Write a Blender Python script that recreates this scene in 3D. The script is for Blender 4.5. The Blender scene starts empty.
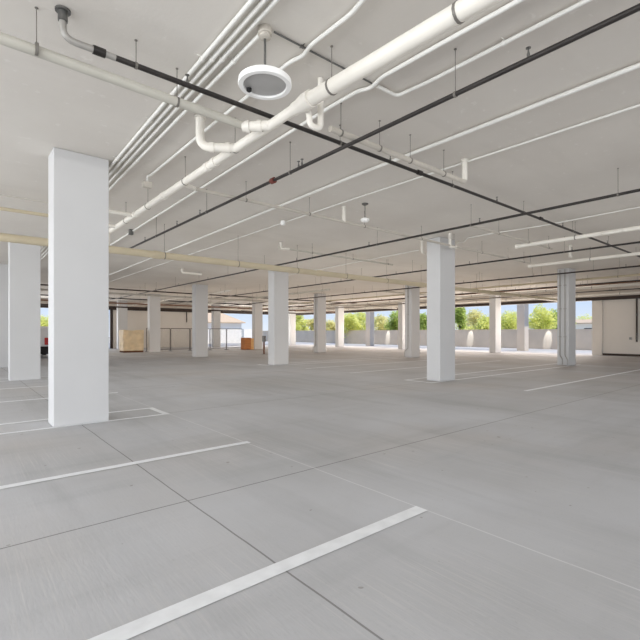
import bpy, bmesh, math, random
from mathutils import Vector, Matrix
random.seed(7)
COL = bpy.context.scene.collection
V = Vector
# ------------------------------------------------------------------ survey of the place (metres)
F_PX, HY, CAM_Z, TH = 438.0, 332.5, 1.4, math.radians(50)
S_, C_ = math.sin(TH), math.cos(TH)
CEIL = 4.14
HC = CEIL - CAM_Z
def ray(x):                      # horizontal direction of an image column, per metre of depth
    t = (x - 320) / F_PX
    return t * S_ + C_, -t * C_ + S_
def at(x, y, dh):                # point of the place at height CAM_Z+dh
    z = F_PX * dh / (HY - y)
    a, b = ray(x)
    return V((a * z, b * z, CAM_Z + dh))
def onx(x, X):  a, b = ray(x); return b / a * X      # Y where that column meets the plane X
def ony(x, Y):  a, b = ray(x); return a / b * Y

# ------------------------------------------------------------------ materials
def lin(c):
    return tuple(((v / 255) / 12.92 if v / 255 <= .04045 else ((v / 255 + .055) / 1.055) ** 2.4) for v in c) + (1,)
def mat(name, c, rough=.6, metal=0, var=.06, scale=3., bump=0, c2=None, stretch=(1, 1, 1), spec=.4):
    m = bpy.data.materials.new(name); m.use_nodes = True
    nt = m.node_tree; N = nt.nodes; L = nt.links
    p = N['Principled BSDF']; p.inputs['Roughness'].default_value = rough; p.inputs['Metallic'].default_value = metal
    p.inputs['Specular IOR Level'].default_value = spec
    tc = N.new('ShaderNodeTexCoord'); mp = N.new('ShaderNodeMapping'); mp.inputs['Scale'].default_value = stretch
    L.new(tc.outputs['Object'], mp.inputs['Vector'])
    nz = N.new('ShaderNodeTexNoise'); nz.inputs['Scale'].default_value = scale; nz.inputs['Detail'].default_value = 6
    L.new(mp.outputs[0], nz.inputs['Vector'])
    r = N.new('ShaderNodeValToRGB'); a = lin(c); b = lin(c2) if c2 else tuple(v * (1 - var * 2.4) for v in a[:3]) + (1,)
    r.color_ramp.elements[0].position = .3; r.color_ramp.elements[1].position = .72
    r.color_ramp.elements[0].color = b; r.color_ramp.elements[1].color = a
    L.new(nz.outputs['Fac'], r.inputs[0]); L.new(r.outputs[0], p.inputs['Base Color'])
    if bump:
        n2 = N.new('ShaderNodeTexNoise'); n2.inputs['Scale'].default_value = scale * 14; n2.inputs['Detail'].default_value = 4
        L.new(tc.outputs['Object'], n2.inputs['Vector'])
        bp = N.new('ShaderNodeBump'); bp.inputs['Strength'].default_value = bump; bp.inputs['Distance'].default_value = .01
        L.new(n2.outputs['Fac'], bp.inputs['Height']); L.new(bp.outputs[0], p.inputs['Normal'])
    return m
M = {}
M['column'] = mat('painted column', (193, 193, 193), .55, var=.015, scale=1.2, bump=.05)
M['wall'] = mat('painted wall', (214, 208, 200), .7, var=.03, scale=.7, bump=.05)
M['beam'] = mat('painted beam', (205, 196, 186), .7, var=.05, scale=.8, bump=.05)
M['parapet'] = mat('parapet concrete', (214, 198, 178), .8, var=.06, scale=.9, bump=.1)
M['pvc'] = mat('white pvc', (224, 220, 211), .4, var=.03, scale=4)
M['beige'] = mat('beige pvc', (194, 182, 156), .45, var=.05, scale=2.5)
M['grey_pipe'] = mat('grey painted pipe', (190, 184, 174), .5, var=.06, scale=3)
M['cream'] = mat('cream painted pipe', (188, 185, 175), .5, var=.05, scale=3)
M['conduit'] = mat('white painted conduit', (224, 223, 218), .45, var=.03, scale=4)
M['black_pipe'] = mat('black steel pipe', (52, 48, 46), .45, .3, var=.15, scale=5)
M['galv'] = mat('galvanised steel', (120, 120, 118), .4, .8, var=.1, scale=12)
M['conduit_grey'] = mat('grey steel conduit', (158, 155, 150), .45, .2, var=.05, scale=8)
M['rod'] = mat('hanger rod steel', (128, 124, 118), .5, .3, var=.1, scale=12)
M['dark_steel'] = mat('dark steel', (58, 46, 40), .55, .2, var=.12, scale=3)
M['red'] = mat('red coupling', (112, 54, 44), .5, .1, var=.1, scale=9)
M['stripe'] = mat('white floor paint', (232, 234, 236), .6, var=.05, scale=9)
M['lens'] = mat('frosted lens', (168, 167, 165), .35, var=.04, scale=6)
M['fixture'] = mat('white fixture', (238, 238, 236), .4, var=.01)
M['brown'] = mat('rusty brown pipe', (128, 96, 76), .6, .1, var=.12, scale=4)
M['black'] = mat('black rubber', (26, 26, 27), .7, var=.1)
M['wood'] = mat('crate plywood', (176, 112, 58), .6, var=.16, scale=2.2, stretch=(1, 1, 7))
M['wood2'] = mat('pale plywood edge', (206, 160, 104), .6, var=.1, scale=2.2, stretch=(1, 1, 7))
M['brown_post'] = mat('brown post', (118, 78, 52), .6, var=.1, scale=6)
M['tarp'] = mat('beige tarp', (236, 214, 178), .6, var=.1, scale=2.5, bump=.4)
M['bark'] = mat('bark', (112, 92, 70), .9, var=.2, scale=6)
M['white_stucco'] = mat('white stucco', (238, 236, 232), .85, var=.02, bump=.1)
M['roof_tile'] = mat('beige roof', (206, 184, 160), .8, var=.08, scale=8)
M['van'] = mat('white van paint', (236, 236, 238), .25, var=.01)
M['red_glass'] = mat('red lamp', (190, 40, 34), .25, var=.02)
M['glass_dark'] = mat('dark window glass', (48, 56, 62), .1, var=.02, spec=.6)
M['door_red'] = mat('dull pink wall', (206, 170, 158), .8, var=.04)
M['pave'] = mat('sunlit concrete', (205, 200, 192), .85, var=.06, scale=.5, bump=.1)
def leafmat(name, a, b):
    m = mat(name, a, .6, var=.2, scale=1.6, c2=b); nt = m.node_tree; p = nt.nodes['Principled BSDF']
    out = [n for n in nt.nodes if n.type == 'OUTPUT_MATERIAL'][0]
    tr = nt.nodes.new('ShaderNodeBsdfTranslucent'); mx = nt.nodes.new('ShaderNodeMixShader'); mx.inputs[0].default_value = .5
    src = p.inputs['Base Color'].links[0].from_socket
    nt.links.new(src, tr.inputs[0]); nt.links.new(p.outputs[0], mx.inputs[1]); nt.links.new(tr.outputs[0], mx.inputs[2]); nt.links.new(mx.outputs[0], out.inputs[0])
    return m
M['leaf_a'] = leafmat('yellow green leaves', (244, 242, 168), (214, 220, 122))
M['leaf_b'] = leafmat('green leaves', (214, 224, 134), (170, 190, 96))
M['leaf_c'] = leafmat('pale leaves', (246, 240, 190), (220, 216, 146))

def m_math(nt, op, a, b=None, c=None):
    n = nt.nodes.new('ShaderNodeMath'); n.operation = op
    for i, v in enumerate((a, b, c)):
        if v is None: continue
        if isinstance(v, (int, float)): n.inputs[i].default_value = v
        else: nt.links.new(v, n.inputs[i])
    return n.outputs[0]
def m_mix(nt, f, a, b, mode='MIX'):
    n = nt.nodes.new('ShaderNodeMix'); n.data_type = 'RGBA'; n.blend_type = mode
    for s, v in ((n.inputs[0], f), (n.inputs[6], a), (n.inputs[7], b)):
        if isinstance(v, (int, float)): s.default_value = v
        elif isinstance(v, tuple): s.default_value = v
        else: nt.links.new(v, s)
    return n.outputs[2]
def concrete(name, base, dark, floor=True):
    m = bpy.data.materials.new(name); m.use_nodes = True
    nt = m.node_tree; N = nt.nodes; L = nt.links; p = N['Principled BSDF']
    g = N.new('ShaderNodeNewGeometry'); sx = N.new('ShaderNodeSeparateXYZ'); L.new(g.outputs['Position'], sx.inputs[0])
    def noise(scale, st, det=5, rough=.55):
        mp = N.new('ShaderNodeMapping'); mp.inputs['Scale'].default_value = st; L.new(g.outputs['Position'], mp.inputs[0])
        n = N.new('ShaderNodeTexNoise'); n.inputs['Scale'].default_value = scale; n.inputs['Detail'].default_value = det; n.inputs['Roughness'].default_value = rough
        L.new(mp.outputs[0], n.inputs['Vector']); return n.outputs['Fac']
    def band(v, lo, hi):
        n = N.new('ShaderNodeMapRange'); n.inputs[1].default_value = lo; n.inputs[2].default_value = hi; L.new(v, n.inputs[0]); return n.outputs[0]
    col = m_mix(nt, band(noise(.35, (1, 1, 1)), .35, .68), lin(dark), lin(base))
    if floor:
        col = m_mix(nt, m_math(nt, 'MULTIPLY', band(noise(.22, (1, 1, 1), 3), .5, .72), .5), col, lin((182, 174, 166)))
        col = m_mix(nt, m_math(nt, 'MULTIPLY', band(noise(1, (1.6, .16, 1), 6, .6), .5, .78), .45), col, lin(tuple(v * .8 for v in dark)))        # tyre-worn drifts along the bays
        col = m_mix(nt, m_math(nt, 'MULTIPLY', band(noise(1, (.2, 1.5, 1), 6, .6), .52, .8), .35), col, lin(tuple(v * .8 for v in dark)))
        br = noise(1, (62, 1.1, 1), 3, .7)
        patch = band(noise(.5, (1, 1, 1), 2), .38, .62)
        col = m_mix(nt, m_math(nt, 'MULTIPLY', m_math(nt, 'MULTIPLY', band(br, .5, .72), patch), .42), col, lin((208, 205, 201)))                    # broom marks
        col = m_mix(nt, m_math(nt, 'MULTIPLY', band(noise(38, (1, 1, 1), 2), .62, .75), .1), col, lin((100, 97, 94)))
        X, Y = sx.outputs[0], sx.outputs[1]
        wob = m_math(nt, 'MULTIPLY', m_math(nt, 'SUBTRACT', noise(1.4, (1, 1, 1), 2), .5), .02)
        def joint(v, x0, w):
            d = m_math(nt, 'ABSOLUTE', m_math(nt, 'SUBTRACT', m_math(nt, 'ADD', v, wob), x0))
            return m_math(nt, 'LESS_THAN', d, w)
        def per(v, x0, step, w):   # repeated joints
            q = m_math(nt, 'ABSOLUTE', m_math(nt, 'SUBTRACT', m_math(nt, 'MODULO', m_math(nt, 'ADD', m_math(nt, 'ADD', v, wob), 100 * step + step / 2 - x0), step), step / 2))
            return m_math(nt, 'LESS_THAN', q, w)
        jn = m_math(nt, 'MAXIMUM', per(X, 1.5, 9.3, .0065), per(Y, 3.5, 4.03, .008))
        col = m_mix(nt, m_math(nt, 'MULTIPLY', jn, .62), col, lin((84, 80, 76)))
        col = m_mix(nt, m_math(nt, 'MULTIPLY', joint(X, 2.86, .007), .4), col, lin((226, 226, 226)))
        col = m_mix(nt, m_math(nt, 'MULTIPLY', band(noise(9, (1, 1, 1), 1), .765, .78), .5), col, lin((120, 112, 104)))
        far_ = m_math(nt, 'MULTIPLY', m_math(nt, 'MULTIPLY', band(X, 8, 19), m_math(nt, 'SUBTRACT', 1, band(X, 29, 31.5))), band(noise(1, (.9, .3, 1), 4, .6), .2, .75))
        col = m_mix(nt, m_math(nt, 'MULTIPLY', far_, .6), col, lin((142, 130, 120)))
    else:
        col = m_mix(nt, m_math(nt, 'MULTIPLY', band(noise(1, (.35, 2.2, 1), 4), .55, .8), .3), col, lin(tuple(v * .93 for v in dark)))
        col = m_mix(nt, m_math(nt, 'MULTIPLY', band(noise(9, (1, 1, 1), 3), .66, .7), .22), col, lin((236, 234, 230)))
    L.new(col, p.inputs['Base Color']); p.inputs['Roughness'].default_value = .72 if floor else .85
    p.inputs['Specular IOR Level'].default_value = .3
    bp = N.new('ShaderNodeBump'); bp.inputs['Strength'].default_value = .12; bp.inputs['Distance'].default_value = .01
    L.new(noise(30, (2, .4, 1) if floor else (1, 1, 1), 3), bp.inputs['Height']); L.new(bp.outputs[0], p.inputs['Normal'])
    return m
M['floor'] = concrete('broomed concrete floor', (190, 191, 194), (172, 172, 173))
M['ceiling'] = concrete('painted concrete ceiling', (216, 212, 205), (206, 201, 194), False)

# ------------------------------------------------------------------ mesh helpers
def link(name, bm, m, parent=None, smooth=False):
    bmesh.ops.recalc_face_normals(bm, faces=bm.faces)
    me = bpy.data.meshes.new(name); bm.to_mesh(me); bm.free()
    me.materials.append(M[m] if isinstance(m, str) else m)
    if smooth:
        for f in me.polygons: f.use_smooth = True
        try: me.set_sharp_from_angle(angle=math.radians(40))
        except Exception: pass
    o = bpy.data.objects.new(name, me); COL.objects.link(o)
    if parent is not None:
        o.parent = parent; o.location = -V(parent.location) if parent.get('_abs') else V((0, 0, 0))
        if parent.parent is not None or parent.type == 'MESH': o.location = V((0, 0, 0))
    return o
def tag(o, label, cat, group=None, kind=None):
    o['label'] = label; o['category'] = cat
    if group: o['group'] = group
    if kind: o['kind'] = kind
    return o
def thing(name, loc, label, cat, group=None, kind=None):
    o = bpy.data.objects.new(name, None); COL.objects.link(o); o.location = loc; o['_abs'] = 1; o.empty_display_size = .2
    return tag(o, label, cat, group, kind)
def struct(name, bm, m, parent=None):
    o = link(name, bm, m, parent)
    if parent is None: o['kind'] = 'structure'
    return o
def box(bm, x0, y0, z0, x1, y1, z1, bev=0):
    b = bmesh.new()
    bmesh.ops.create_cube(b, size=1, matrix=Matrix.Translation(((x0 + x1) / 2, (y0 + y1) / 2, (z0 + z1) / 2)) @ Matrix.Diagonal((x1 - x0, y1 - y0, z1 - z0, 1)))
    if bev: bmesh.ops.bevel(b, geom=list(b.edges), offset=bev, segments=2, affect='EDGES', profile=.6)
    join(bm, b)
def join(bm, b):
    me = bpy.data.meshes.new('tmp'); b.to_mesh(me); b.free(); bm.from_mesh(me); bpy.data.meshes.remove(me)
def fillet(pts, fr):
    pts = [V(p) for p in pts]
    if fr <= 0 or len(pts) < 3: return pts
    out = [pts[0]]
    for a, b, c in zip(pts, pts[1:], pts[2:]):
        u, w = (a - b), (c - b); k = min(fr, u.length * .45, w.length * .45)
        p, q = b + u.normalized() * k, b + w.normalized() * k
        for i in range(6):
            s = i / 5; out.append((1 - s) ** 2 * p + 2 * s * (1 - s) * b + s * s * q)
    out.append(pts[-1]); return out
def tube(bm, pts, r, n=12, fr=0.):
    pts = fillet(pts, fr); rings = []
    nrm = None
    for i, p in enumerate(pts):
        d = (pts[min(i + 1, len(pts) - 1)] - pts[max(i - 1, 0)])
        if d.length < 1e-7: continue
        d.normalize()
        if nrm is None: nrm = d.cross(V((0, 0, 1)) if abs(d.z) < .9 else V((1, 0, 0))).normalized()
        nrm = (nrm - d * nrm.dot(d)).normalized(); bn = d.cross(nrm)
        rr = r[i] if isinstance(r, (list, tuple)) else r
        rings.append([bm.verts.new(p + (nrm * math.cos(2 * math.pi * k / n) + bn * math.sin(2 * math.pi * k / n)) * rr) for k in range(n)])
    for a, b in zip(rings, rings[1:]):
        for k in range(n): bm.faces.new((a[k], a[(k + 1) % n], b[(k + 1) % n], b[k]))
    bm.faces.new(rings[0][::-1]); bm.faces.new(rings[-1])
def lathe(bm, c, prof, n=32):     # profile of (radius, z) about a vertical axis at c
    rings = []
    for r, z in prof:
        rings.append([bm.verts.new((c[0] + math.cos(2 * math.pi * k / n) * r, c[1] + math.sin(2 * math.pi * k / n) * r, c[2] + z)) for k in range(n)])
    for a, b in zip(rings, rings[1:]):
        for k in range(n): bm.faces.new((a[k], a[(k + 1) % n], b[(k + 1) % n], b[k]))
    bm.faces.new(rings[0][::-1]); bm.faces.new(rings[-1])

# ------------------------------------------------------------------ the setting
EX, EY = 30.8, 41.4                   # slab edges towards the trees and towards the white house
b = bmesh.new(); box(b, -9, -10, -.2, 38.7, 62, 0); struct('floor', b, 'floor')
b = bmesh.new(); box(b, -9, -10, CEIL, EX, EY, CEIL + .03); struct('ceiling', b, 'ceiling')
b = bmesh.new(); box(b, 30.35, -9.9, 3.58, EX, 41.38, CEIL - .001, .01); struct('trim_1', b, 'beam')              # edge beam over the open side
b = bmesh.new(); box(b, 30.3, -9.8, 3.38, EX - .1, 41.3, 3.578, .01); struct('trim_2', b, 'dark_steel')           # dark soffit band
b = bmesh.new(); box(b, -8.9, 40.95, 3.58, 30.34, EY, CEIL - .001, .01); struct('trim_3', b, 'beam')
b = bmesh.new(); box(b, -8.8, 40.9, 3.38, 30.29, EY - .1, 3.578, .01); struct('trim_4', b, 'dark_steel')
yr = onx(592.5, 30.6)
b = bmesh.new(); box(b, 30.62, -9.9, 0, 30.78, yr - .55, 3.379); box(b, 30.5, yr - .55, 0, EX, yr, 3.378, .01); struct('wall_right', b, 'wall')
b = bmesh.new(); box(b, 30.56, -9.8, 0, 30.615, yr - .56, .13, .008); struct('baseboard_right', b, 'dark_steel')
b = bmesh.new(); box(b, 10.75, 41.0, 0, 18.55, 41.2, 3.378); struct('wall_back', b, 'wall')
for i, x in enumerate((10.55, 18.57)):
    b = bmesh.new(); box(b, x, 40.92, 0, x + .19, 41.24, 3.379, .01); struct('trim_%d' % (5 + i), b, 'dark_steel')
b = bmesh.new(); box(b, -8.9, 21.6, 0, 2.35, 21.8, CEIL - .002); struct('wall_left', b, 'column')
PX = 38.5
b = bmesh.new(); box(b, PX, yr - 1.5, 0, PX + .18, 61.5, 1.62, .015); box(b, PX - .03, yr - 1.5, 1.622, PX + .21, 61.5, 1.68, .01)
for k in range(12): box(b, PX - .012, 12 + 4.1 * k, 0, PX - .001, 12.03 + 4.1 * k, 1.62)
struct('wall_parapet', b, 'parapet')
b = bmesh.new(); box(b, -60, 62.01, -.25, 120, 150, -.02); box(b, 38.71, -40, -.25, 120, 62, -.02); struct('ground', b, 'pave')
# outside piers carry a header, hidden above the soffit band
b = bmesh.new(); box(b, 33.25, 14.5, 3.86, 34.0, 41, 4.12, .01); struct('trim_7', b, 'beam')

# ------------------------------------------------------------------ columns
CW, CD = .76, .46
def column(X, Y, label, group='concrete columns', h=CEIL, conduits=(), w=CW, d=CD, m='column'):
    bm = bmesh.new(); box(bm, X, Y, 0, X + w, Y + d, h - .002, .012)
    o = link('concrete_column', bm, m); tag(o, label, 'column', group, 'thing')
    for (yy, kind) in conduits:
        bm = bmesh.new(); q = V((X - .035, Y + yy, 0))
        if kind == 'full': pts = [q + V((0, 0, h - .05)), q + V((0, 0, .42)), q + V((-.05, -.12, .26)), q + V((-.05, -.12, .03))]
        else: pts = [q + V((0, 0, h - .05)), q + V((0, 0, .5)), q + V((-.16, .1, .35)), q + V((-.16, .1, .03))]
        tube(bm, pts, .02, 8, .06)
        for z in (1.2, 2.4, 3.4): box(bm, X - .05, Y + yy - .05, z, X - .001, Y + yy + .05, z + .03)
        link('conduit', bm, 'conduit_grey', o, True)
    return o
column(1.14, 7.47, 'tall white square column nearest the camera, standing in a striped floor box')
column(1.27, 15.5, 'white column just behind the nearest column, in front of the plain grey wall')
column(10.67, 7.38, 'wide white column standing alone mid-floor, nearest column on the aisle\'s far side')
column(10.53, 15.6, 'white column under the low beige pipe, beside the short brown post')
column(10.55, 23.55, 'white column standing in front of the wire fence panels')
column(10.66, 31.4, 'white column right beside the beige tarp covered crate')
column(10.8, 39.6, 'distant column against the back wall behind the beige covered crate')
column(20.02, 7.45, 'white column with two grey conduits running down its side', conduits=((.14, 'full'), (.34, 'full')))
column(19.75, 15.55, 'white column with one conduit kicking out at its foot, next to the lone mid-floor column', conduits=((.22, 'kick'),))
column(19.6, 23.6, 'distant white column with a thin conduit down its edge, centre of the hall', conduits=((.2, 'kick'),))
column(19.4, 31.6, 'pale column beside the small brown wooden crate')
column(19.6, 39.6, 'distant column behind the fence with the white house next to it')
column(28.95, 15.5, 'far column at the open side between the mid-floor column and the conduit column')
column(28.9, 23.7, 'slim far column partly covered by the column with the kicked-out conduit')
column(28.95, 31.7, 'far column at the open side, just past the centre column with thin conduit')
column(28.9, 39.6, 'farthest corner column where the two open sides meet')
for yy, lab in ((15.5, 'sunlit outdoor pier next to the parapet, seen left of the column with two conduits'), (31.6, 'sunlit outdoor pier by the parapet, seen left of the kicked-out conduit column'),):
    column(33.3, yy, lab, 'outdoor piers by the parapet', 3.86, w=.66, d=.6, m='beam')

# ------------------------------------------------------------------ painted floor lines
def stripe(x0, y0, x1, y1, label, extra=()):
    bm = bmesh.new()
    for q in ((x0, y0, x1, y1),) + tuple(extra):
        f = bm.faces.new([bm.verts.new(p) for p in ((q[0], q[1], .004), (q[2], q[1], .004), (q[2], q[3], .004), (q[0], q[3], .004))])
    tag(link('parking_stripe', bm, 'stripe'), label, 'parking line', 'white painted parking lines', 'thing')
w = .115
stripe(-3, 2.09, 2.86, 2.205, 'wide white painted parking line in the near foreground')
stripe(-3, 4.82, 2.9, 4.92, 'white painted line between the foreground line and the nearest column')
stripe(-3, 7.4, 2.86, 7.5, 'white painted box line around the foot of the nearest column', ((-3, 8.17, 2.86, 8.27), (2.76, 7.5, 2.86, 8.17)))
stripe(-3, 10.8, 2.95, 10.9, 'white line on the floor just behind the nearest column')
stripe(-3, 13.3, 2.9, 13.4, 'white line on the floor ahead of the column by the grey wall')
stripe(-3, 15.42, 2.86, 15.5, 'white box line around the foot of the column by the grey wall', ((-3, 16.2, 2.86, 16.3), (2.76, 15.5, 2.86, 16.2)))
stripe(10.5, 4.82, 20.9, 4.92, 'white line starting in front of the column with two conduits')
stripe(10.15, 7.28, 20.9, 7.375, 'white box line around the foot of the lone mid-floor column', ((10.15, 8.2, 20.9, 8.3), (10.15, 7.375, 10.25, 8.2)))
stripe(10.5, 10.85, 20.9, 10.95, 'thin distant white line just beyond the lone mid-floor column')
stripe(10.5, 13.3, 20.9, 13.4, 'distant white line ahead of the column with kicked-out conduit')
stripe(10.15, 15.44, 19.6, 15.54, 'white box line at the foot of the column by the brown post', ((10.15, 16.3, 19.6, 16.4), (10.15, 15.54, 10.25, 16.3)))

# ------------------------------------------------------------------ pipes under the ceiling
def hanger(root, p, d, r, m='rod', drop_to=CEIL):
    bm = bmesh.new()
    tube(bm, [p + V((0, 0, r * .9)), V((p.x, p.y, drop_to - .003))], .0042, 6)
    tube(bm, [p - d * .011, p + d * .011], r + .006, 12)
    tube(bm, [V((p.x, p.y, drop_to - .008)), V((p.x, p.y, drop_to - .002))], .014, 8)
    link('hanger', bm, m, root, True)
def coupling(root, p, d, r, m, name='coupling', l=.05):
    bm = bmesh.new(); tube(bm, [p - d * l, p + d * l], r, 14); link(name, bm, m, root, True)
def sprinkler(root, p, r):
    bm = bmesh.new(); lathe(bm, p, ((.012, r * .5), (.014, r + .02), (.008, r + .04), (.006, r + .07), (.022, r + .072), (.022, r + .078)), 8)
    link('sprinkler_head', bm, 'galv', root, True)
def pipe(name, pts, r, m, label, cat='pipe', group=None, fr=.08, hang=(), coup=(), heads=(), step=None, headstep=None, cr=1.22):
    pts = [V(p) for p in pts]
    root = thing(name, (pts[0] + pts[-1]) / 2, label, cat, group, 'thing')
    bm = bmesh.new(); tube(bm, pts, r, 12, fr); link('pipe_run' if 'conduit' not in name else 'tube', bm, m, root, True)
    a, bb = max(zip(pts, pts[1:]), key=lambda q: (q[1] - q[0]).length)
    d = (bb - a).normalized(); Ln = (bb - a).length
    if step:
        k = .6
        while k < Ln: hang = tuple(hang) + (k / Ln,); k += step
    if headstep:
        k = 1.1
        while k < Ln: heads = tuple(heads) + (k / Ln,); k += headstep
    for f in hang: hanger(root, a + (bb - a) * f, d, r)
    for f in coup: coupling(root, a + (bb - a) * f, d, r * cr, m)
    for f in heads: sprinkler(root, a + (bb - a) * f, r)
    root['_a'] = tuple(a); root['_b'] = tuple(bb)
    return root
def ext(p, q, k0=0., k1=0.):       # lengthen a run by metres at each end
    d = (q - p).normalized(); return p - d * k0, q + d * k1

# thick white drain pipe
DW = 2.35
p0, p1 = ext(at(480, 0, DW), at(304, 103, DW), 4, 0)
p2 = at(112, 230, DW)
big = thing('drain_pipe', p1, 'thickest white drain pipe slung diagonally under the ceiling past the round light', 'pipe', 'overhead drain pipes', 'thing')
bm = bmesh.new(); tube(bm, [p0, p1], .072, 18); link('pipe_run', bm, 'pvc', big, True)
d = (p2 - p1).normalized()
bm = bmesh.new(); tube(bm, [p1, p2, V((p2.x - .04, 10.98, CAM_Z + DW)), V((p2.x - .04, 11.0, CAM_Z + 2.02))], .054, 16, .12); link('pipe_run', bm, 'pvc', big, True)
bm = bmesh.new(); tube(bm, [p1 - d * .12, p1 - d * .02, p1 + d * .1, p1 + d * .16], [.085, .085, .066, .066], 18); link('reducer', bm, 'pvc', big, True)
for f in (.1, .42, .7, .93):
    hanger(big, p1 + (p0 - p1) * (1 - f) * .98, d, .072)
for f in (.2, .42, .66, .85): hanger(big, p1 + (p2 - p1) * f, d, .054)
for f in (.28, .31, .55, .76): coupling(big, p1 + (p2 - p1) * f, d, .064, 'pvc')
def near_line(px):                 # point on the thin run of the big pipe seen at that column
    best = min((p1 + (p2 - p1) * (i / 400) for i in range(401)), key=lambda q: abs((q.x * S_ - q.y * C_) / (q.x * C_ + q.y * S_) * F_PX + 320 - px))
    return best
q = near_line(236); e = at(200, 147, DW); u = V((e.x, e.y, CEIL - .003))
bm = bmesh.new(); tube(bm, [q, V((e.x, e.y, q.z)), u], .054, 16, .14)
tube(bm, [V((e.x, e.y, CEIL - .03)), u], .075, 16)
br = link('branch', bm, 'pvc', big, True)
ax = (V((e.x, e.y, q.z)) - q).normalized()
for k in (.1, .3): 
    bm = bmesh.new(); tube(bm, [q + ax * (k - .03) , q + ax * (k + .03)], .064, 16); link('coupling', bm, 'pvc', br, True)
q = near_line(270); e = at(244, 127, DW); bm = bmesh.new(); e.z = q.z
tube(bm, [q, q + (e - q) * 1.05], .056, 16); br = link('branch', bm, 'pvc', big, True)
ax = (e - q).normalized()
for k in (.12, .26):
    bm = bmesh.new(); tube(bm, [q + ax * (k - .025), q + ax * (k + .025)], .066, 16); link('coupling', bm, 'pvc', br, True)
cream_end = e + ax * .02
q = near_line(134)
bm = bmesh.new(); tube(bm, [q, V((2.02, q.y, q.z))], .04, 12); link('branch', bm, 'pvc', big, True)
q = near_line(117)
bm = bmesh.new(); tube(bm, [q, V((2.02, q.y, q.z))], .04, 12); link('branch', bm, 'pvc', big, True)
# the trap hanging off its reducer
q = p1 + d * .05; s = at(318, 118, 2.3)
bm = bmesh.new(); lo = at(322, 126, 2.2)
tube(bm, [q, V((q.x + .12, q.y + .02, q.z - .02)), V((q.x + .14, q.y + .03, q.z - .16)), V((q.x + .28, q.y + .02, q.z - .16)), V((q.x + .28, q.y + .02, CEIL - .004))], .032, 12, .07)
link('trap', bm, 'pvc', big, True)

# cream drain pipe reaching in from the left edge
a, bb = at(0, 38, 2.39), at(180, 103, 2.39)
ca, _ = ext(a, bb, 2.5, 0)
pipe('drain_pipe', [ca, bb, V((cream_end.x, cream_end.y, bb.z - .02))], .046, 'cream', 'cream drain pipe entering at the upper left and joining the thickest white pipe', group='overhead drain pipes', fr=0)
root = [o for o in COL.objects if o.name.startswith('drain_pipe') and o.type == 'EMPTY'][-1]
dd = (bb - a).normalized()
for px_, py_ in ((36.5, 49), (177, 102)): hanger(root, at(px_, py_, 2.39), dd, .046)
# grey drain continuing past the trap to its riser near the centre
a, bb = at(326, 131, 2.38), at(469, 181, 2.38); bb.y = (a.y + bb.y) / 2; a.y = bb.y
r_ = pipe('drain_pipe', [a, bb, V((bb.x, bb.y, CEIL - .004))], .036, 'grey_pipe', 'grey drain pipe ending in a short white riser near the crossing black pipes', group='overhead drain pipes', fr=.05, hang=(.06, .3, .52, .8))
bm = bmesh.new(); tube(bm, [V((bb.x, bb.y, bb.z + .03)), V((bb.x, bb.y, CEIL - .003))], .042, 12); tube(bm, [V((bb.x, bb.y, CEIL - .03)), V((bb.x, bb.y, CEIL - .002))], .06, 12); link('riser', bm, 'pvc', r_, True)
# second grey drain
a, bb = at(196, 188, 2.4), at(529, 263.5, 2.4); yy = (a.y + bb.y) / 2; a.y = bb.y = yy
r_ = pipe('drain_pipe', [a, bb], .03, 'grey_pipe', 'thin grey drain pipe crossing behind the thick white pipe and passing two white traps', group='overhead drain pipes', hang=(.08, .2, .33, .5, .62, .74, .87, .96))
def riser(root, px, y, z, name='riser', j=False):
    x = ony(px, y); bm = bmesh.new()
    if j: tube(bm, [V((x + .3, y, z)), V((x + .1, y, z - .03)), V((x, y, z - .03)), V((x, y, CEIL - .003))], .04, 12, .1)
    else: tube(bm, [V((x, y, z)), V((x, y, CEIL - .003))], .036, 12)
    tube(bm, [V((x, y, CEIL - .03)), V((x, y, CEIL - .002))], .055, 12)
    link(name, bm, 'pvc', root, True)
riser(r_, 344, yy, CAM_Z + 2.4); riser(r_, 450, yy, CAM_Z + 2.4, 'trap', True)
n_ = near_line(195)
bm = bmesh.new(); tube(bm, [V((n_.x, yy - .25, n_.z)), a], .034, 10); link('wye_arm', bm, 'pvc', r_, True)
# third thin drain
a, bb = at(283, 246.5, 2.57), at(388, 265.5, 2.57); yy = (a.y + bb.y) / 2; a.y = bb.y = yy
r_ = pipe('drain_pipe', [a, bb], .028, 'cream', 'short thin drain pipe with a white trap above the beige low pipe', group='overhead drain pipes', hang=(.25, .6, .95))
riser(r_, 281, yy, CAM_Z + 2.58, 'trap', True)
a, bb = at(470.6, 225, 2.4), at(551, 249, 2.4); yy = (a.y + bb.y) / 2; a.y = bb.y = yy
pipe('drain_pipe', [a, bb], .026, 'grey_pipe', 'thin grey pipe running to the end of the white vent pipe at right', group='overhead drain pipes', hang=(.3, .66, .95))
# low beige pipe across the hall
LB = 1.94
low = pipe('drain_pipe', [V((-7, 11.0, CAM_Z + LB)), V((29.5, 11.0, CAM_Z + LB))], .088, 'beige', 'long low beige pipe running behind the nearest column across the whole hall', group='overhead drain pipes', step=2.1)
for xx in (3.9, 9.2, 14.6, 20):
    coupling(low, V((xx, 11.0, CAM_Z + LB)), V((1, 0, 0)), .1, 'beige', l=.09)
# beige small pipes left of the nearest column
a, bb = at(0, 208, 2.4), at(48, 216, 2.4); yy = (a.y + bb.y) / 2
pipe('drain_pipe', [V((-6, yy, a.z)), V((1.7, yy, a.z))], .036, 'beige', 'short beige pipe left of the nearest column, above the low beige pipe', group='overhead drain pipes', hang=(.2, .4, .8))
pipe('cable', [V((-6, 10.15, 3.98)), V((1.7, 10.15, 3.98))], .009, 'grey_pipe', 'thin grey line strung above the short beige pipe left of the nearest column', 'cable', hang=(.35, .86))

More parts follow.
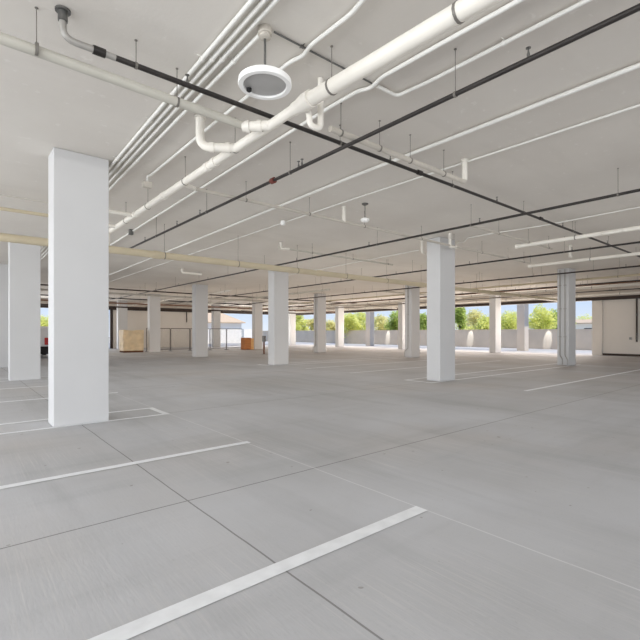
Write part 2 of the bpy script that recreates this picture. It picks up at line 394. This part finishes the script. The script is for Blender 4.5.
# black sprinkler main with elbow
SM = 2.5
e = at(62, 12, HC); a = at(75, 40, SM); bb = at(597, 240, SM); yy = (e.y + a.y) / 2
main = pipe('sprinkler_pipe', [V((e.x, yy, CEIL - .004)), V((e.x, yy, CAM_Z + SM)), V((29.8, yy + .05, CAM_Z + SM))], .026, 'black_pipe',
            'black sprinkler pipe that turns down from the ceiling in an elbow at the upper left', group='black sprinkler pipes', fr=.14, step=2.6, headstep=3.1)
bm = bmesh.new(); tube(bm, [V((e.x, yy, CEIL - .1)), V((e.x, yy, CEIL - .003))], .038, 12); tube(bm, [V((e.x, yy, CEIL - .02)), V((e.x, yy, CEIL - .002))], .06, 12); link('riser', bm, 'galv', main, True)
bm = bmesh.new(); tube(bm, [V((e.x, yy, CEIL - .02)), V((e.x, yy, CAM_Z + SM)), V((e.x + .42, yy + .0006, CAM_Z + SM))], .0285, 12, .14); link('elbow', bm, 'conduit_grey', main, True)
for xx in (1.0, 5.6, 9.9): coupling(main, V((xx, yy, CAM_Z + SM)), V((1, 0, 0)), .038, 'black_pipe')
# black branch lines, one every 4.8 m
SB = 2.3
labs = {3.72: 'black sprinkler pipe running under the elbowed one, with a red coupling', 8.5: 'black sprinkler pipe ending above the low beige pipe, passing over the mid-floor column',
        13.4: 'black sprinkler pipe just beyond the white vent pipe with a loop', 18.2: 'black sprinkler pipe passing over the top of the column with two conduits',
        23.2: 'distant black sprinkler pipe between the two-conduit column and the far wall', 27.6: 'farthest black sprinkler pipe, close in front of the dark edge beam'}
for X, lab in labs.items():
    y0, y1 = (-9, 12.6) if X < 4 else (-9, 40.5)
    rt = pipe('sprinkler_pipe', [V((X, y0, CAM_Z + SB)), V((X, y1, CAM_Z + SB))], .024 if X < 4 else .026, 'black_pipe', lab, group='black sprinkler pipes', step=2.7, headstep=3.2)
    if X < 4:
        yy2 = onx(273, X); coupling(rt, V((X, yy2, CAM_Z + SB)), V((0, 1, 0)), .045, 'red', 'red_coupling', .04)
        for yq in (onx(302, X), onx(177, X)):
            sprinkler(rt, V((X, yq, CAM_Z + SB)), .031)

# conduits strapped to the ceiling
def conduit(px, label, r=.02, dh=HC - .035, k0=3, k1=0, m='conduit', straps=1.6, group='ceiling conduits', to=None):
    pts = [at(x, y, dh) for x, y in px]
    pts[0], _ = ext(pts[0], pts[1], k0, 0)
    _, pts[-1] = ext(pts[-2], pts[-1], 0, k1)
    root = thing('conduit', pts[0], label, 'conduit', group, 'thing')
    bm = bmesh.new(); tube(bm, pts, r, 10, .06); link('tube', bm, m, root, True)
    a, bb = max(zip(pts, pts[1:]), key=lambda q: (q[1] - q[0]).length); d = (bb - a).normalized(); Ln = (bb - a).length
    sd = d.cross(V((0, 0, 1)))
    k = .5; n = 0
    while k < Ln and n < 12:
        c = a + d * k; bm = bmesh.new()
        tube(bm, [c - d * .014, c + d * .014], r + .006, 10)
        tube(bm, [c - sd * (r + .03) + V((0, 0, CEIL - c.z - .006)), c + sd * (r + .03) + V((0, 0, CEIL - c.z - .006))], .005, 6)
        link('strap', bm, m, root, True); k += straps; n += 1
    return root
conduit([(235.3, 20), (110, 167)], 'white conduit, outermost of the four side by side, farthest from the round light', k0=3, k1=14)
conduit([(247, 20), (110, 174)], 'white conduit, second outermost of the four running side by side to the nearest column', k0=3, k1=14)
conduit([(258, 20), (110, 181)], 'white conduit, third of the four side by side, second nearest the round light', k0=3, k1=14)
conduit([(259.5, 34.8), (110, 188.5)], 'white conduit starting at the round light\'s ceiling box, beside the other three', k0=0, k1=14, dh=HC - .04)
c5 = conduit([(363, 0), (351, 14), (311, 45), (303, 56), (290, 62), (213, 124), (151, 175)], 'white conduit with two bends passing behind the round light to a small drop box', k0=2.4)
pe = at(151, 175, HC - .035)
bm = bmesh.new(); tube(bm, [pe, pe + V((-.03, .1, 0)), pe + V((-.03, .1, -.1))], .02, 10, .05); link('drop', bm, 'conduit', c5, True)
bm = bmesh.new(); box(bm, pe.x - .1, pe.y + .05, pe.z - .2, pe.x + .04, pe.y + .15, pe.z - .1, .01); link('outlet_box', bm, 'grey_pipe', c5)
l6 = conduit([(520, 0), (430, 50), (382, 77), (371, 88), (358, 91), (330, 107), (190, 195), (112, 244)], 'white conduit with an offset bend running alongside the thick white pipe', k0=3, k1=6, r=.022)
bx_ = at(131, 234, 2.62)
bm = bmesh.new(); box(bm, bx_.x - .05, bx_.y - .06, bx_.z - .02, bx_.x + .05, bx_.y + .06, CEIL - .003, .01); link('junction_box', bm, 'galv', l6)
conduit([(588, 0), (430, 81), (397, 96), (377, 86)], 'white conduit that bends back towards the thick white pipe, second of the upper right', k0=3, r=.02)
conduit([(372, 83.5), (341, 67), (274, 32)], 'thin grey metal tube linking the round light\'s box across the ceiling', k0=0, r=.009, m='galv', dh=HC - .015)
conduit([(640, 65), (350, 177.5), (109, 275)], 'thicker white conduit crossing the open ceiling below the black diagonal pipe', k0=4, k1=5, r=.026, dh=HC - .045, straps=2.3)
fB = conduit([(640, 105), (350, 200), (112, 281)], 'slim white conduit parallel to and just beyond the thicker conduit', k0=4, k1=3, r=.016, dh=HC - .03, straps=2.3)
bx_ = at(283, 225, 2.6)
bm = bmesh.new(); lathe(bm, bx_, ((.055, .1), (.06, .03), (.05, -.0), (.02, -.005)), 14); link('outlet_box', bm, 'fixture', fB, True)
conduit([(640, 207), (546, 225), (491, 233.6), (468, 237.8), (464, 242), (457, 243)], 'white conduit kinking beside the top of the lone mid-floor column', k0=4, r=.016, dh=HC - .03, straps=2.5)
conduit([(419, 250), (365, 260.5), (300, 273)], 'thin pale conduit on the ceiling behind the lone mid-floor column\'s left side', k0=0, k1=2, r=.018, dh=HC - .03, straps=3)

# white vent pipes at right
def vent(pa, pb, label, dh, loop=None, r=.05):
    a, bb = at(*pa, dh), at(*pb, dh); a.x = bb.x = (a.x + bb.x) / 2
    a, bb = ext(a, bb, 5, 0)
    rt = pipe('vent_pipe', [a, bb], r, 'pvc', label, group='white vent pipes', step=1.9)
    coupling(rt, bb + (a - bb).normalized() * .05, (a - bb).normalized(), r * 1.2, 'pvc', 'end_cap')
    if loop:
        y0, y1 = onx(loop[0], a.x), onx(loop[1], a.x)
        bm = bmesh.new(); tube(bm, [V((a.x, y0, a.z)), V((a.x - .2, y0 + (y1 - y0) * .3, a.z - .05)), V((a.x - .2, y0 + (y1 - y0) * .7, a.z - .05)), V((a.x, y1, a.z))], r * .7, 12, .1); link('branch', bm, 'pvc', rt, True)
    return rt
vent((640, 229), (513, 246), 'white vent pipe with a looped side branch, nearest the camera of the two', 2.35, (624, 602))
vent((640, 254), (527, 266), 'plain white vent pipe just beyond the looped one', 2.35)
# hanging sensor and stubs
c = at(365, 203.5, HC)
sn = thing('hanging_sensor', c, 'small white sensor hanging from the ceiling on a thin rod', 'sensor', None, 'thing')
bm = bmesh.new(); lathe(bm, c, ((.07, -.002), (.07, -.02), (.02, -.05)), 16); link('canopy', bm, 'galv', sn, True)
bm = bmesh.new(); tube(bm, [c + V((0, 0, -.03)), c + V((0, 0, -.31))], .009, 8); link('rod', bm, 'galv', sn, True)
bm = bmesh.new(); lathe(bm, c + V((0, 0, -.37)), ((.02, .07), (.09, .04), (.095, .01), (.06, -.02)), 18); link('sensor_head', bm, 'fixture', sn, True)
def stub(px, py, ln, label, r=.04, tail=.16):
    c = at(px, py, HC); bm = bmesh.new(); tube(bm, [c + V((0, 0, -.002)), c + V((0, 0, -ln)), c + V((.05, .02, -ln - .05)), c + V((tail, .02, -ln - .05))], r, 12, .06)
    tube(bm, [c + V((0, 0, -.002)), c + V((0, 0, -.03))], r * 1.5, 12)
    tag(link('drain_stub', bm, 'pvc', None, True), label, 'pipe', 'white drain stubs', 'thing')
stub(422, 240.5, .3, 'short white drain stub hanging just left of the mid-floor column top')
stub(570, 245, .3, 'short white drain stub hanging above the column with two conduits')
stub(182, 268.5, .12, 'small white drain stub under the low beige pipe, left of the fence column', .045, .9)

# far ceiling services
far = [('B', 11.9, 22, 40.5, 2.35, .045, 'pvc', 'distant white pipe along the ceiling near the beige covered crate'),
       ('B', 15.8, 18, 40, 2.35, .05, 'cream', 'distant cream pipe on the ceiling behind the fence column'),
       ('B', 21.6, -6, 40, 2.37, .045, 'beige', 'distant beige pipe beyond the two-conduit column\'s top'),
       ('B', 25.6, -6, 40, 2.35, .06, 'pvc', 'distant white pipe second from the dark edge beam'),
       ('B', 30.1, -6, 40, 2.3, .06, 'pvc', 'distant white pipe hung right along the edge beam'),
       ('A', 24.9, 3, 29.6, 2.08, .05, 'grey_pipe', 'distant grey cross pipe just behind the fence column'),
       ('A', 28.0, 3, 29.6, 2.6, .04, 'dark_steel', 'distant dark brown cross pipe between the fence column and the covered crate'),
       ('A', 33.0, 3, 29.6, 2.08, .05, 'brown', 'distant brown cross pipe just above the covered crate'),
       ('A', 35.6, 3, 29.6, 2.6, .045, 'black_pipe', 'distant black cross pipe above the fence panels'),
       ('A', 37.8, 3, 29.6, 2.07, .06, 'dark_steel', 'distant dark brown cross pipe near the back wall')]
far += [('B', 18.75, -6, 40, 2.37, .03, 'brown', 'thin rusty pipe beside the black sprinkler pipe over the two-conduit column'),
        ('B', 24.3, -6, 40, 2.36, .035, 'brown', 'distant rusty brown pipe beyond the two-conduit column'),
        ('B', 28.3, -6, 40, 2.37, .04, 'cream', 'distant cream pipe just before the dark edge beam'),
        ('B', 13.9, 14, 40, 2.38, .022, 'grey_pipe', 'thin grey pipe beside the black sprinkler pipe beyond the looped vent pipe'),
        ('A', 14.2, 19, 29.6, 2.58, .04, 'grey_pipe', 'distant grey cross pipe between the two-conduit and kicked-out conduit columns'),
        ('A', 18.6, 20.5, 29.6, 2.6, .05, 'cream', 'distant cream cross pipe behind the kicked-out conduit column')]
for ax_, k, s0, s1, dh, r, m_, lab in far:
    pts = [V((k, s0, CAM_Z + dh)), V((k, s1, CAM_Z + dh))] if ax_ == 'B' else [V((s0, k, CAM_Z + dh)), V((s1, k, CAM_Z + dh))]
    rt = pipe('service_pipe', pts, r, m_, lab, group='distant service pipes', step=2.3)
    dd = (pts[1] - pts[0]).normalized(); Ln = (pts[1] - pts[0]).length
    for q in range(4): coupling(rt, pts[0] + dd * Ln * (.15 + .22 * q), dd, r * 1.25, m_, l=.1)

# ------------------------------------------------------------------ round pendant light
c = at(265, 28, HC)
pl = thing('pendant_light', c, 'round white disc light hanging below the ceiling on a short stem', 'light', None, 'thing')
bm = bmesh.new(); lathe(bm, c, ((.062, -.002), (.065, -.06), (.05, -.065), (.052, -.09), (.03, -.1)), 20); link('ceiling_box', bm, 'grey_pipe', pl, True)
dz = CAM_Z + 2.245 - CEIL
bm = bmesh.new(); tube(bm, [c + V((0, 0, -.09)), c + V((0, 0, dz + .05))], .011, 10); link('stem', bm, 'galv', pl, True)
bm = bmesh.new(); lathe(bm, c + V((0, 0, dz)), ((.03, .07), (.1, .05), (.215, .035), (.236, .018), (.24, -.018), (.234, -.03), (.194, -.03), (.19, -.005), (.05, -.004)), 48); link('housing', bm, 'fixture', pl, True)
bm = bmesh.new(); lathe(bm, c + V((0, 0, dz)), ((.188, -.006), (.188, -.014), (.1, -.02), (.02, -.021)), 48); link('lens', bm, 'lens', pl, True)
sp = at(249, 89, 2.21)
bm = bmesh.new(); lathe(bm, V((sp.x, sp.y, c.z + dz - .03)), ((.024, .0), (.024, -.022), (.015, -.03)), 14); link('sensor', bm, 'black', pl, True)

# ------------------------------------------------------------------ things on the floor far away
FY = 32.25
def post_x(px): return ony(px, FY)
xs = [post_x(v) for v in (146, 170.5, 190, 210, 226.5, 242.5)]
flabs = ['wire fence panel beside the beige covered crate', 'wire fence panel in front of the beige back wall', 'wire fence panel mostly covered by the fence column',
         'wire fence panel in front of the distant column by the white house', 'wire fence panel in front of the white house, next to the wooden crate']
for i, lab in enumerate(flabs):
    x0, x1 = xs[i] + .03, xs[i + 1] - .03
    rt = thing('fence_panel', V(((x0 + x1) / 2, FY, 0)), lab, 'fence', 'temporary wire fence panels', 'thing')
    bm = bmesh.new(); tube(bm, [V((x0, FY, .05)), V((x0, FY, 1.7)), V((x1, FY, 1.7)), V((x1, FY, .05))], .022, 8, .03); tube(bm, [V((x0, FY, .14)), V((x1, FY, .14))], .018, 8); link('frame', bm, 'dark_steel', rt, True)
    bm = bmesh.new(); hh = 1.52
    k = -hh
    while k < (x1 - x0):
        for sgn in (1, -1):
            xa, xb = x0 + k, x0 + k + hh; za, zb = (.16, .16 + hh) if sgn > 0 else (.16 + hh, .16)
            s0, s1 = max(0, (x0 - xa) / hh), min(1, (x1 - xa) / hh)
            if s1 > s0 + .01: tube(bm, [V((xa + hh * s0, FY + sgn * .003, za + (zb - za) * s0)), V((xa + hh * s1, FY + sgn * .003, za + (zb - za) * s1))], .0025, 4)
        k += .12
    link('wire_mesh', bm, 'galv', rt)
    for x in (x0, x1):
        bm = bmesh.new(); box(bm, x - .025, FY - .28, 0, x + .025, FY + .28, .05, .01); link('foot', bm, 'galv', rt)
# tarp covered crate
def Xc(px, Y): return ony(px, Y)
Y0 = 31.95; x0, x1 = Xc(123.3, Y0), Xc(143.8, Y0)
rt = thing('covered_crate', V(((x0 + x1) / 2, Y0 + .4, 0)), 'boxy crate wrapped in a beige tarp on a pallet beside the fence', 'crate', None, 'thing')
bm = bmesh.new(); box(bm, x0, Y0, .12, x1, Y0 + 1.0, 1.56, .04)
bmesh.ops.subdivide_edges(bm, edges=[e_ for e_ in bm.edges if e_.calc_length() > .3], cuts=9, use_grid_fill=True)
for v in bm.verts:
    wv = math.sin(v.co.x * 9 + v.co.z * 4) * .5 + math.sin(v.co.z * 7 - v.co.x * 5 + v.co.y * 6) * .5
    if v.co.y < Y0 + .02: v.co.y += .07 * wv + .05 * math.sin(v.co.x * 3 + v.co.z * 11) - .1 * max(0, .4 - v.co.z)
    if v.co.x < x0 + .02: v.co.x += .03 * wv
    if v.co.z > 1.5: v.co.z += .03 * math.sin(v.co.x * 5)
link('tarp', bm, 'tarp', rt, True)
bm = bmesh.new()
for yy in (Y0 + .02, Y0 + .45, Y0 + .88): box(bm, x0 + .02, yy, 0, x1 - .02, yy + .1, .09, .005)
for i in range(6): box(bm, x0 + .02 + (x1 - x0 - .18) * i / 5, Y0 + .0, .092, x0 + .16 + (x1 - x0 - .18) * i / 5, Y0 + 1.0, .112)
link('pallet', bm, 'brown_post', rt)
# plywood crate
Y0 = 30.9; x0, x1 = Xc(244.6, Y0), Xc(251.0, Y0)
rt = thing('wooden_crate', V(((x0 + x1) / 2, Y0, 0)), 'small brown plywood crate at the end of the fence beside a pale column', 'crate', None, 'thing')
bm = bmesh.new(); box(bm, x0, Y0, .06, x1, Y0 + .6, .95, .008); link('crate_body', bm, 'wood', rt)
for z in (.1, .86):
    bm = bmesh.new(); box(bm, x0 - .012, Y0 - .022, z, x1 + .012, Y0 - .001, z + .08, .003); link('batten', bm, 'wood', rt)
bm = bmesh.new(); box(bm, x0 - .02, Y0 - .02, .952, x1 + .02, Y0 + .62, .975, .004); link('lid', bm, 'wood', rt)
bm = bmesh.new(); box(bm, x1 + .03, Y0 + .05, 0, x1 + .3, Y0 + .5, .92, .006); link('side_panel', bm, 'wood2', rt)
for xx in (x0 + .04, x1 - .12):
    bm = bmesh.new(); box(bm, xx, Y0 + .02, 0, xx + .08, Y0 + .58, .058); link('skid', bm, 'wood', rt)
# short post with grey box
pp = at(264, 354, -CAM_Z); 
rt = thing('call_post', V((pp.x, pp.y, 0)), 'short brown post with a grey box on top, beside the column under the beige pipe', 'post', None, 'thing')
bm = bmesh.new(); tube(bm, [V((pp.x, pp.y, .012)), V((pp.x, pp.y, .8))], .055, 12); link('post', bm, 'brown_post', rt, True)
bm = bmesh.new(); box(bm, pp.x - .12, pp.y - .12, 0, pp.x + .12, pp.y + .12, .012, .004); link('base_plate', bm, 'dark_steel', rt)
bm = bmesh.new(); box(bm, pp.x - .1, pp.y - .08, .8, pp.x + .1, pp.y + .08, 1.18, .015); link('box', bm, 'galv', rt)
# riser pipe and small outlet on the far wall
yv = onx(637, 30.6)
rt = thing('wall_riser', V((30.55, yv, 2)), 'dark vertical pipe on the far beige wall at the photo\'s right edge', 'pipe', None, 'thing')
bm = bmesh.new(); tube(bm, [V((30.55, yv, 3.43)), V((30.55, yv, .85))], .045, 12); link('pipe_run', bm, 'dark_steel', rt, True)
for z in (1.0, 1.15, 1.3, 2.4):
    bm = bmesh.new(); tube(bm, [V((30.55, yv, z)), V((30.55, yv, z + .06))], .065, 12); link('collar', bm, 'galv', rt, True)
yo = onx(630.5, 30.6)
bm = bmesh.new(); box(bm, 30.57, yo - .06, .98, 30.618, yo + .06, 1.12, .01); tag(link('wall_outlet', bm, 'galv'), 'small grey outlet box on the far beige wall beside the dark riser', 'outlet', None, 'thing')
xv = Xc(186.5, 41)
bm = bmesh.new(); tube(bm, [V((xv, 40.96, 3.43)), V((xv, 40.96, 2.4))], .04, 10); tag(link('hanging_drop_pipe', bm, 'dark_steel', None, True), 'short dark drop pipe on the beige back wall behind the fence', 'pipe', None, 'thing')

# ------------------------------------------------------------------ parked van
vx0, vx1, vy0, vy1 = 2.45, 4.45, 28.0, 32.8
van = thing('parked_van', V(((vx0 + vx1) / 2, 30.4, 0)), 'white van with red tail lamp parked in the gap between the two nearest columns', 'van', None, 'thing')
def prism(bm, prof, xa, xb):        # side profile of (y, z), closed, swept across x
    A = [bm.verts.new((xa, y, z)) for y, z in prof]; B_ = [bm.verts.new((xb, y, z)) for y, z in prof]; n = len(prof)
    for i in range(n): bm.faces.new((A[i], A[(i + 1) % n], B_[(i + 1) % n], B_[i]))
    bm.faces.new(A[::-1]); bm.faces.new(B_)
bm = bmesh.new(); prism(bm, [(28.0, .5), (28.0, 1.3), (28.12, 1.68), (28.3, 1.74), (31.3, 1.74), (32.0, 1.25), (32.75, 1.05), (32.8, .5)], vx0, vx1)
bmesh.ops.bevel(bm, geom=list(bm.edges), offset=.05, segments=3, affect='EDGES'); link('body', bm, 'van', van, True)
bm = bmesh.new(); box(bm, vx0 + .02, 27.86, .22, vx1 - .02, 28.02, .64, .03); link('bumper', bm, 'black', van)
bm = bmesh.new(); box(bm, vx0 + .25, 28.0, 1.22, vx1 - .8, 28.06, 1.58, .02); link('rear_window', bm, 'glass_dark', van)
for x in (vx0 + .02, vx1 - .72):
    bm = bmesh.new(); box(bm, x + .12, 27.97, .72, x + .6, 28.05, 1.12, .02); link('tail_lamp', bm, 'red_glass', van)
for y in (28.9, 31.9):
    for x in (vx0 - .01, vx1 - .2):
        bm = bmesh.new(); tube(bm, [V((x, y, .34)), V((x + .21, y, .34))], .34, 24); link('wheel', bm, 'black', van, True)
bm = bmesh.new(); box(bm, vx0 + .3, 28.3, .3, vx1 - .3, 32.5, .5); link('chassis', bm, 'black', van)

# ------------------------------------------------------------------ outside: houses and trees
def house(x0, x1, y0, y1, wh, rh, label, axis='x', m='white_stucco', win=()):
    rt = thing('house', V(((x0 + x1) / 2, (y0 + y1) / 2, -.02)), label, 'house', None, 'thing')
    bm = bmesh.new(); box(bm, x0, y0, -.02, x1, y1, wh); link('wall', bm, m, rt)
    bm = bmesh.new(); o = .4; ym = (y0 + y1) / 2; xm = (x0 + x1) / 2
    if axis == 'x': pts = [(x0 - o, y0 - o, wh), (x1 + o, y0 - o, wh), (x1 + o, y1 + o, wh), (x0 - o, y1 + o, wh), (x0 + 1.2, ym, wh + rh), (x1 - 1.2, ym, wh + rh)]
    else: pts = [(x1 + o, y0 - o, wh), (x1 + o, y1 + o, wh), (x0 - o, y1 + o, wh), (x0 - o, y0 - o, wh), (xm, y0 + 1.2, wh + rh), (xm, y1 - 1.2, wh + rh)]
    v = [bm.verts.new((a, b_, c_ + .001)) for a, b_, c_ in pts]; u = [bm.verts.new((a, b_, c_ + .12)) for a, b_, c_ in pts[:4]]
    bm.faces.new(v[:4][::-1])
    for i in range(4): bm.faces.new((v[i], v[(i + 1) % 4], u[(i + 1) % 4], u[i]))
    for q in ((u[0], u[1], v[5], v[4]), (u[1], u[2], v[5]), (u[2], u[3], v[4], v[5]), (u[3], u[0], v[4])): bm.faces.new(q)
    link('roof', bm, 'roof_tile', rt)
    for (wx, wy, wz, sx, sy, sz) in win:
        bm = bmesh.new(); box(bm, wx, wy, wz, wx + sx, wy + sy, wz + sz, .01); link('window', bm, 'glass_dark', rt)
hy_ = 52.0
house(Xc(200, hy_), Xc(241.5, hy_), hy_, hy_ + 7, 2.65, 1.5, 'white house with a beige roof beyond the fence')
b_w = bmesh.new(); box(b_w, Xc(244, hy_), hy_, -.02, Xc(252, hy_), hy_ + .25, 1.85, .01); tag(link('garden_wall', b_w, 'white_stucco'), 'low white garden wall beside the white house, above the wooden crate', 'wall', None, 'thing')
house(66, 74, 17, 31, 2.6, .7, 'low white house beyond the parapet near the far beige wall', 'y', win=((65.96, 24.2, .9, .05, 1.4, 1.1), (65.96, 21.2, .9, .05, 1.4, 1.1)))
house(62, 68, 87.5, 92, 2.0, .9, 'tiny pinkish house between trees at the far corner of the parapet', 'y', 'door_red')

def tree(px, z, ytop, wid, kind, label, clumps=13, leaves=3400):
    wid *= 1.3
    a, b_ = ray(px); X, Y = a * z, b_ * z
    top = CAM_Z + (HY - ytop) / F_PX * z; R = wid / 2 / F_PX * z
    rt = thing('tree', V((X, Y, -.02)), label, 'tree', 'trees beyond the parapet', 'thing')
    bm = bmesh.new(); th = top * .55
    tube(bm, [V((X, Y, -.02)), V((X + .05, Y + .04, th * .5)), V((X, Y, th))], [.16, .12, .07], 8)
    cs = []
    for i in range(clumps):
        an = random.uniform(0, 6.28); rr = R * random.uniform(.1, .72); zz = random.uniform(top * .34, top - R * .45)
        f = 1 - .45 * max(0, (zz / top - .55) / .45)
        cs.append(V((X + math.cos(an) * rr * f, Y + math.sin(an) * rr * f, zz)))
    cs.append(V((X, Y, top - R * .4)))
    for c in cs[:6]: tube(bm, [V((X, Y, th * random.uniform(.5, .95))), c], [.05, .015], 6)
    link('trunk', bm, 'bark', rt, True)
    bm = bmesh.new()
    for i in range(leaves):
        c = random.choice(cs); rad = R * random.uniform(.3, .5)
        dv = V((random.gauss(0, 1), random.gauss(0, 1), random.gauss(0, .8))).normalized() * rad * random.random() ** .4
        p = c + dv; s = random.uniform(.09, .2)
        u = V((random.uniform(-1, 1), random.uniform(-1, 1), random.uniform(-1, 1))).normalized(); w_ = u.orthogonal().normalized()
        bm.faces.new([bm.verts.new(q) for q in (p - u * s, p + w_ * s * .45, p + u * s, p - w_ * s * .45)])
    me_o = link('foliage', bm, kind, rt)
A_, B2, C2 = 'leaf_a', 'leaf_b', 'leaf_c'
far_trees = [(304, 90, 318, 16), (322, 88, 317, 18), (338, 85, 314, 18), (354, 97, 315, 20), (372, 83, 316, 20), (389, 98, 318, 20), (410, 88, 315, 22), (434, 90, 312, 22), (468, 84, 314, 24), (494, 88, 315, 24), (520, 99, 316, 24), (546, 86, 313, 24), (566, 90, 314, 22)]
far_labs = ['pale far-row tree between the farthest corner column and the centre column', 'pale far-row tree behind the left edge of the centre column', 'pale far-row tree behind the far column just past the centre one',
            'pale far-row tree between two yellow-green trees left of the distant sunlit pier', 'pale far-row tree behind the distant sunlit pier', 'pale far-row tree just right of the bushy pale tree by the distant pier',
            'pale far-row tree behind the kicked-out conduit column', 'pale far-row tree hidden mostly behind the lone mid-floor column', 'pale far-row tree showing right of the dark green tree by the mid-floor column',
            'pale far-row tree behind the far open-side column', 'pale far-row tree behind the nearer sunlit pier', 'pale far-row tree behind the large yellow-green tree', 'pale far-row tree behind the column with two conduits']
for i, (px_, z_, yt_, w_) in enumerate(far_trees):
    tree(px_, z_, yt_, w_, ('leaf_c', 'leaf_a')[i % 2], far_labs[i], 9, 1500)
for args in [(43, 60, 315, 26, A_, 'yellow-green tree seen in the gap between the two nearest columns'),
             (299, 66, 312, 16, A_, 'tall narrow tree at the far corner, next to the farthest corner column'),
             (312, 70, 318, 14, C2, 'pale small tree just left of the centre column'),
             (330, 62, 319, 18, C2, 'pale tree directly behind the centre column'),
             (347, 56, 310, 26, A_, 'broad yellow-green tree nearest the far column past the centre'),
             (360, 66, 308, 24, A_, 'yellow-green tree just left of the sunlit outdoor pier'),
             (380, 60, 313, 20, C2, 'pale bushy tree just right of the distant sunlit pier'),
             (396, 53, 309, 22, B2, 'green tree just left of the kicked-out conduit column'),
             (424, 56, 312, 20, B2, 'green tree between the kicked-out conduit column and the mid-floor column'),
             (460, 50, 303, 18, B2, 'dark green tree touching the right side of the mid-floor column'),
             (474, 64, 308, 26, C2, 'pale airy tree right of the mid-floor column'),
             (484, 47, 314, 26, A_, 'yellow-green tree just left of the far open-side column'),
             (509, 58, 309, 26, A_, 'round yellow-green tree left of the nearer sunlit pier'),
             (540, 52, 304, 26, A_, 'large yellow-green tree right of the nearer sunlit pier'),
             (556, 56, 308, 24, B2, 'large green tree touching the column with two conduits'),
             (584, 80, 313, 24, A_, 'yellow-green tree above the low white house')]:
    tree(*args)

# ------------------------------------------------------------------ light
W = bpy.data.worlds.new('World'); bpy.context.scene.world = W; W.use_nodes = True
nt = W.node_tree; bg = nt.nodes['Background']
tc = nt.nodes.new('ShaderNodeTexCoord'); sx = nt.nodes.new('ShaderNodeSeparateXYZ'); nt.links.new(tc.outputs['Generated'], sx.inputs[0])
sr = nt.nodes.new('ShaderNodeValToRGB'); nt.links.new(sx.outputs[2], sr.inputs[0])
e = sr.color_ramp.elements; e[0].position = 0; e[0].color = lin((226, 234, 244)); e[1].position = .6; e[1].color = lin((120, 170, 232))
q = e.new(.03); q.color = lin((212, 225, 242)); q = e.new(.12); q.color = lin((170, 204, 246))
nt.links.new(sr.outputs[0], bg.inputs[0]); bg.inputs[1].default_value = 1.1
def lamp(name, kind, loc, to, energy, color=(1, 1, 1), **kw):
    L_ = bpy.data.lights.new(name, kind); L_.energy = energy; L_.color = color
    for k, v in kw.items(): setattr(L_, k, v)
    o = bpy.data.objects.new(name, L_); COL.objects.link(o); o.location = loc
    o.rotation_euler = (V(to) - V(loc)).to_track_quat('-Z', 'Y').to_euler(); return o
lamp('sun', 'SUN', (40, -10, 40), (40 - .03 * 20, -10 + .5 * 20, 40 - 20), 4.6, (1, .9, .76), angle=math.radians(.6))
def panel(loc, to, sx, sy, e, c): return lamp('daylight_fill', 'AREA', loc, to, e, c, shape='RECTANGLE', size=sx, size_y=sy)  # area lamps added along the slab edges to stand in for daylight
panel((-8.6, 6, 2.1), (0, 6, 2.15), 32, 3.6, 2000, (.98, .99, 1))
panel((-2, -9.4, 2.1), (-2, 0, 2.1), 13, 3.6, 560, (1, .99, .98))
panel((23, -9.4, 2.1), (23, 0, 2.3), 15, 3.4, 420, (1, .97, .93))  # fill added to brighten the dim right-hand bays
panel((31.3, 25, 1.8), (20, 25, 3.0), 31, 2.8, 1500, (1, .87, .74))
panel((24.5, 41.8, 1.8), (24.5, 30, 3.0), 11, 2.8, 500, (1, .94, .86))
panel((1, 41.8, 1.8), (1, 30, 2.6), 18, 2.8, 600, (1, .96, .9))

def flat(x, y, z, up, sx, sy, e, c): return lamp('fill_down' if not up else 'bounce_fill', 'AREA', (x, y, z), (x, y + .001, z + (1 if up else -1)), e, c, shape='RECTANGLE', size=sx, size_y=sy)  # unseen fill lamps added: downward for the floor, upward as extra bounce
flat(10, 9, 4.0, False, 18, 20, 240, (1, .99, .97)); flat(10, 9, .03, True, 18, 20, 200, (1, .98, .95))
flat(8, 33, 4.0, False, 22, 14, 190, (1, .95, .88)); flat(9, 33, .03, True, 20, 14, 150, (1, .86, .74))
flat(21, 22, 4.0, False, 18, 22, 70, (1, .97, .93)); flat(20, 22, .03, True, 20, 24, 360, (1, .82, .66))

for px_ in (388, 470.5, 548):                # added spot lamps imitating sun patches on the parapet between the piers
    yg = onx(px_, PX); lamp('parapet_spot', 'SPOT', (PX - .9, yg - .3, 3.0), (PX, yg, .95), 420, (.86, .93, 1), spot_size=math.radians(17), spot_blend=.15, shadow_soft_size=.02)

# ------------------------------------------------------------------ camera
cam = bpy.data.cameras.new('camera'); co = bpy.data.objects.new('camera', cam); COL.objects.link(co)
co.location = (0, 0, CAM_Z); co.rotation_euler = (math.radians(90), 0, math.radians(-40))
cam.sensor_width = 36; cam.lens = F_PX / 640 * 36; cam.shift_y = (HY - 320) / 640; cam.clip_start = .05; cam.clip_end = 400
sc = bpy.context.scene; sc.camera = co
sc.view_settings.view_transform = 'Standard'; sc.view_settings.look = 'None'; sc.view_settings.exposure = 0
try:
    sc.cycles.max_bounces = 10; sc.cycles.diffuse_bounces = 8; sc.cycles.use_denoising = True; sc.cycles.sample_clamp_indirect = 6
except Exception: pass
for o in list(COL.objects):
    for k in ('_abs', '_a', '_b'):
        if k in o: del o[k]
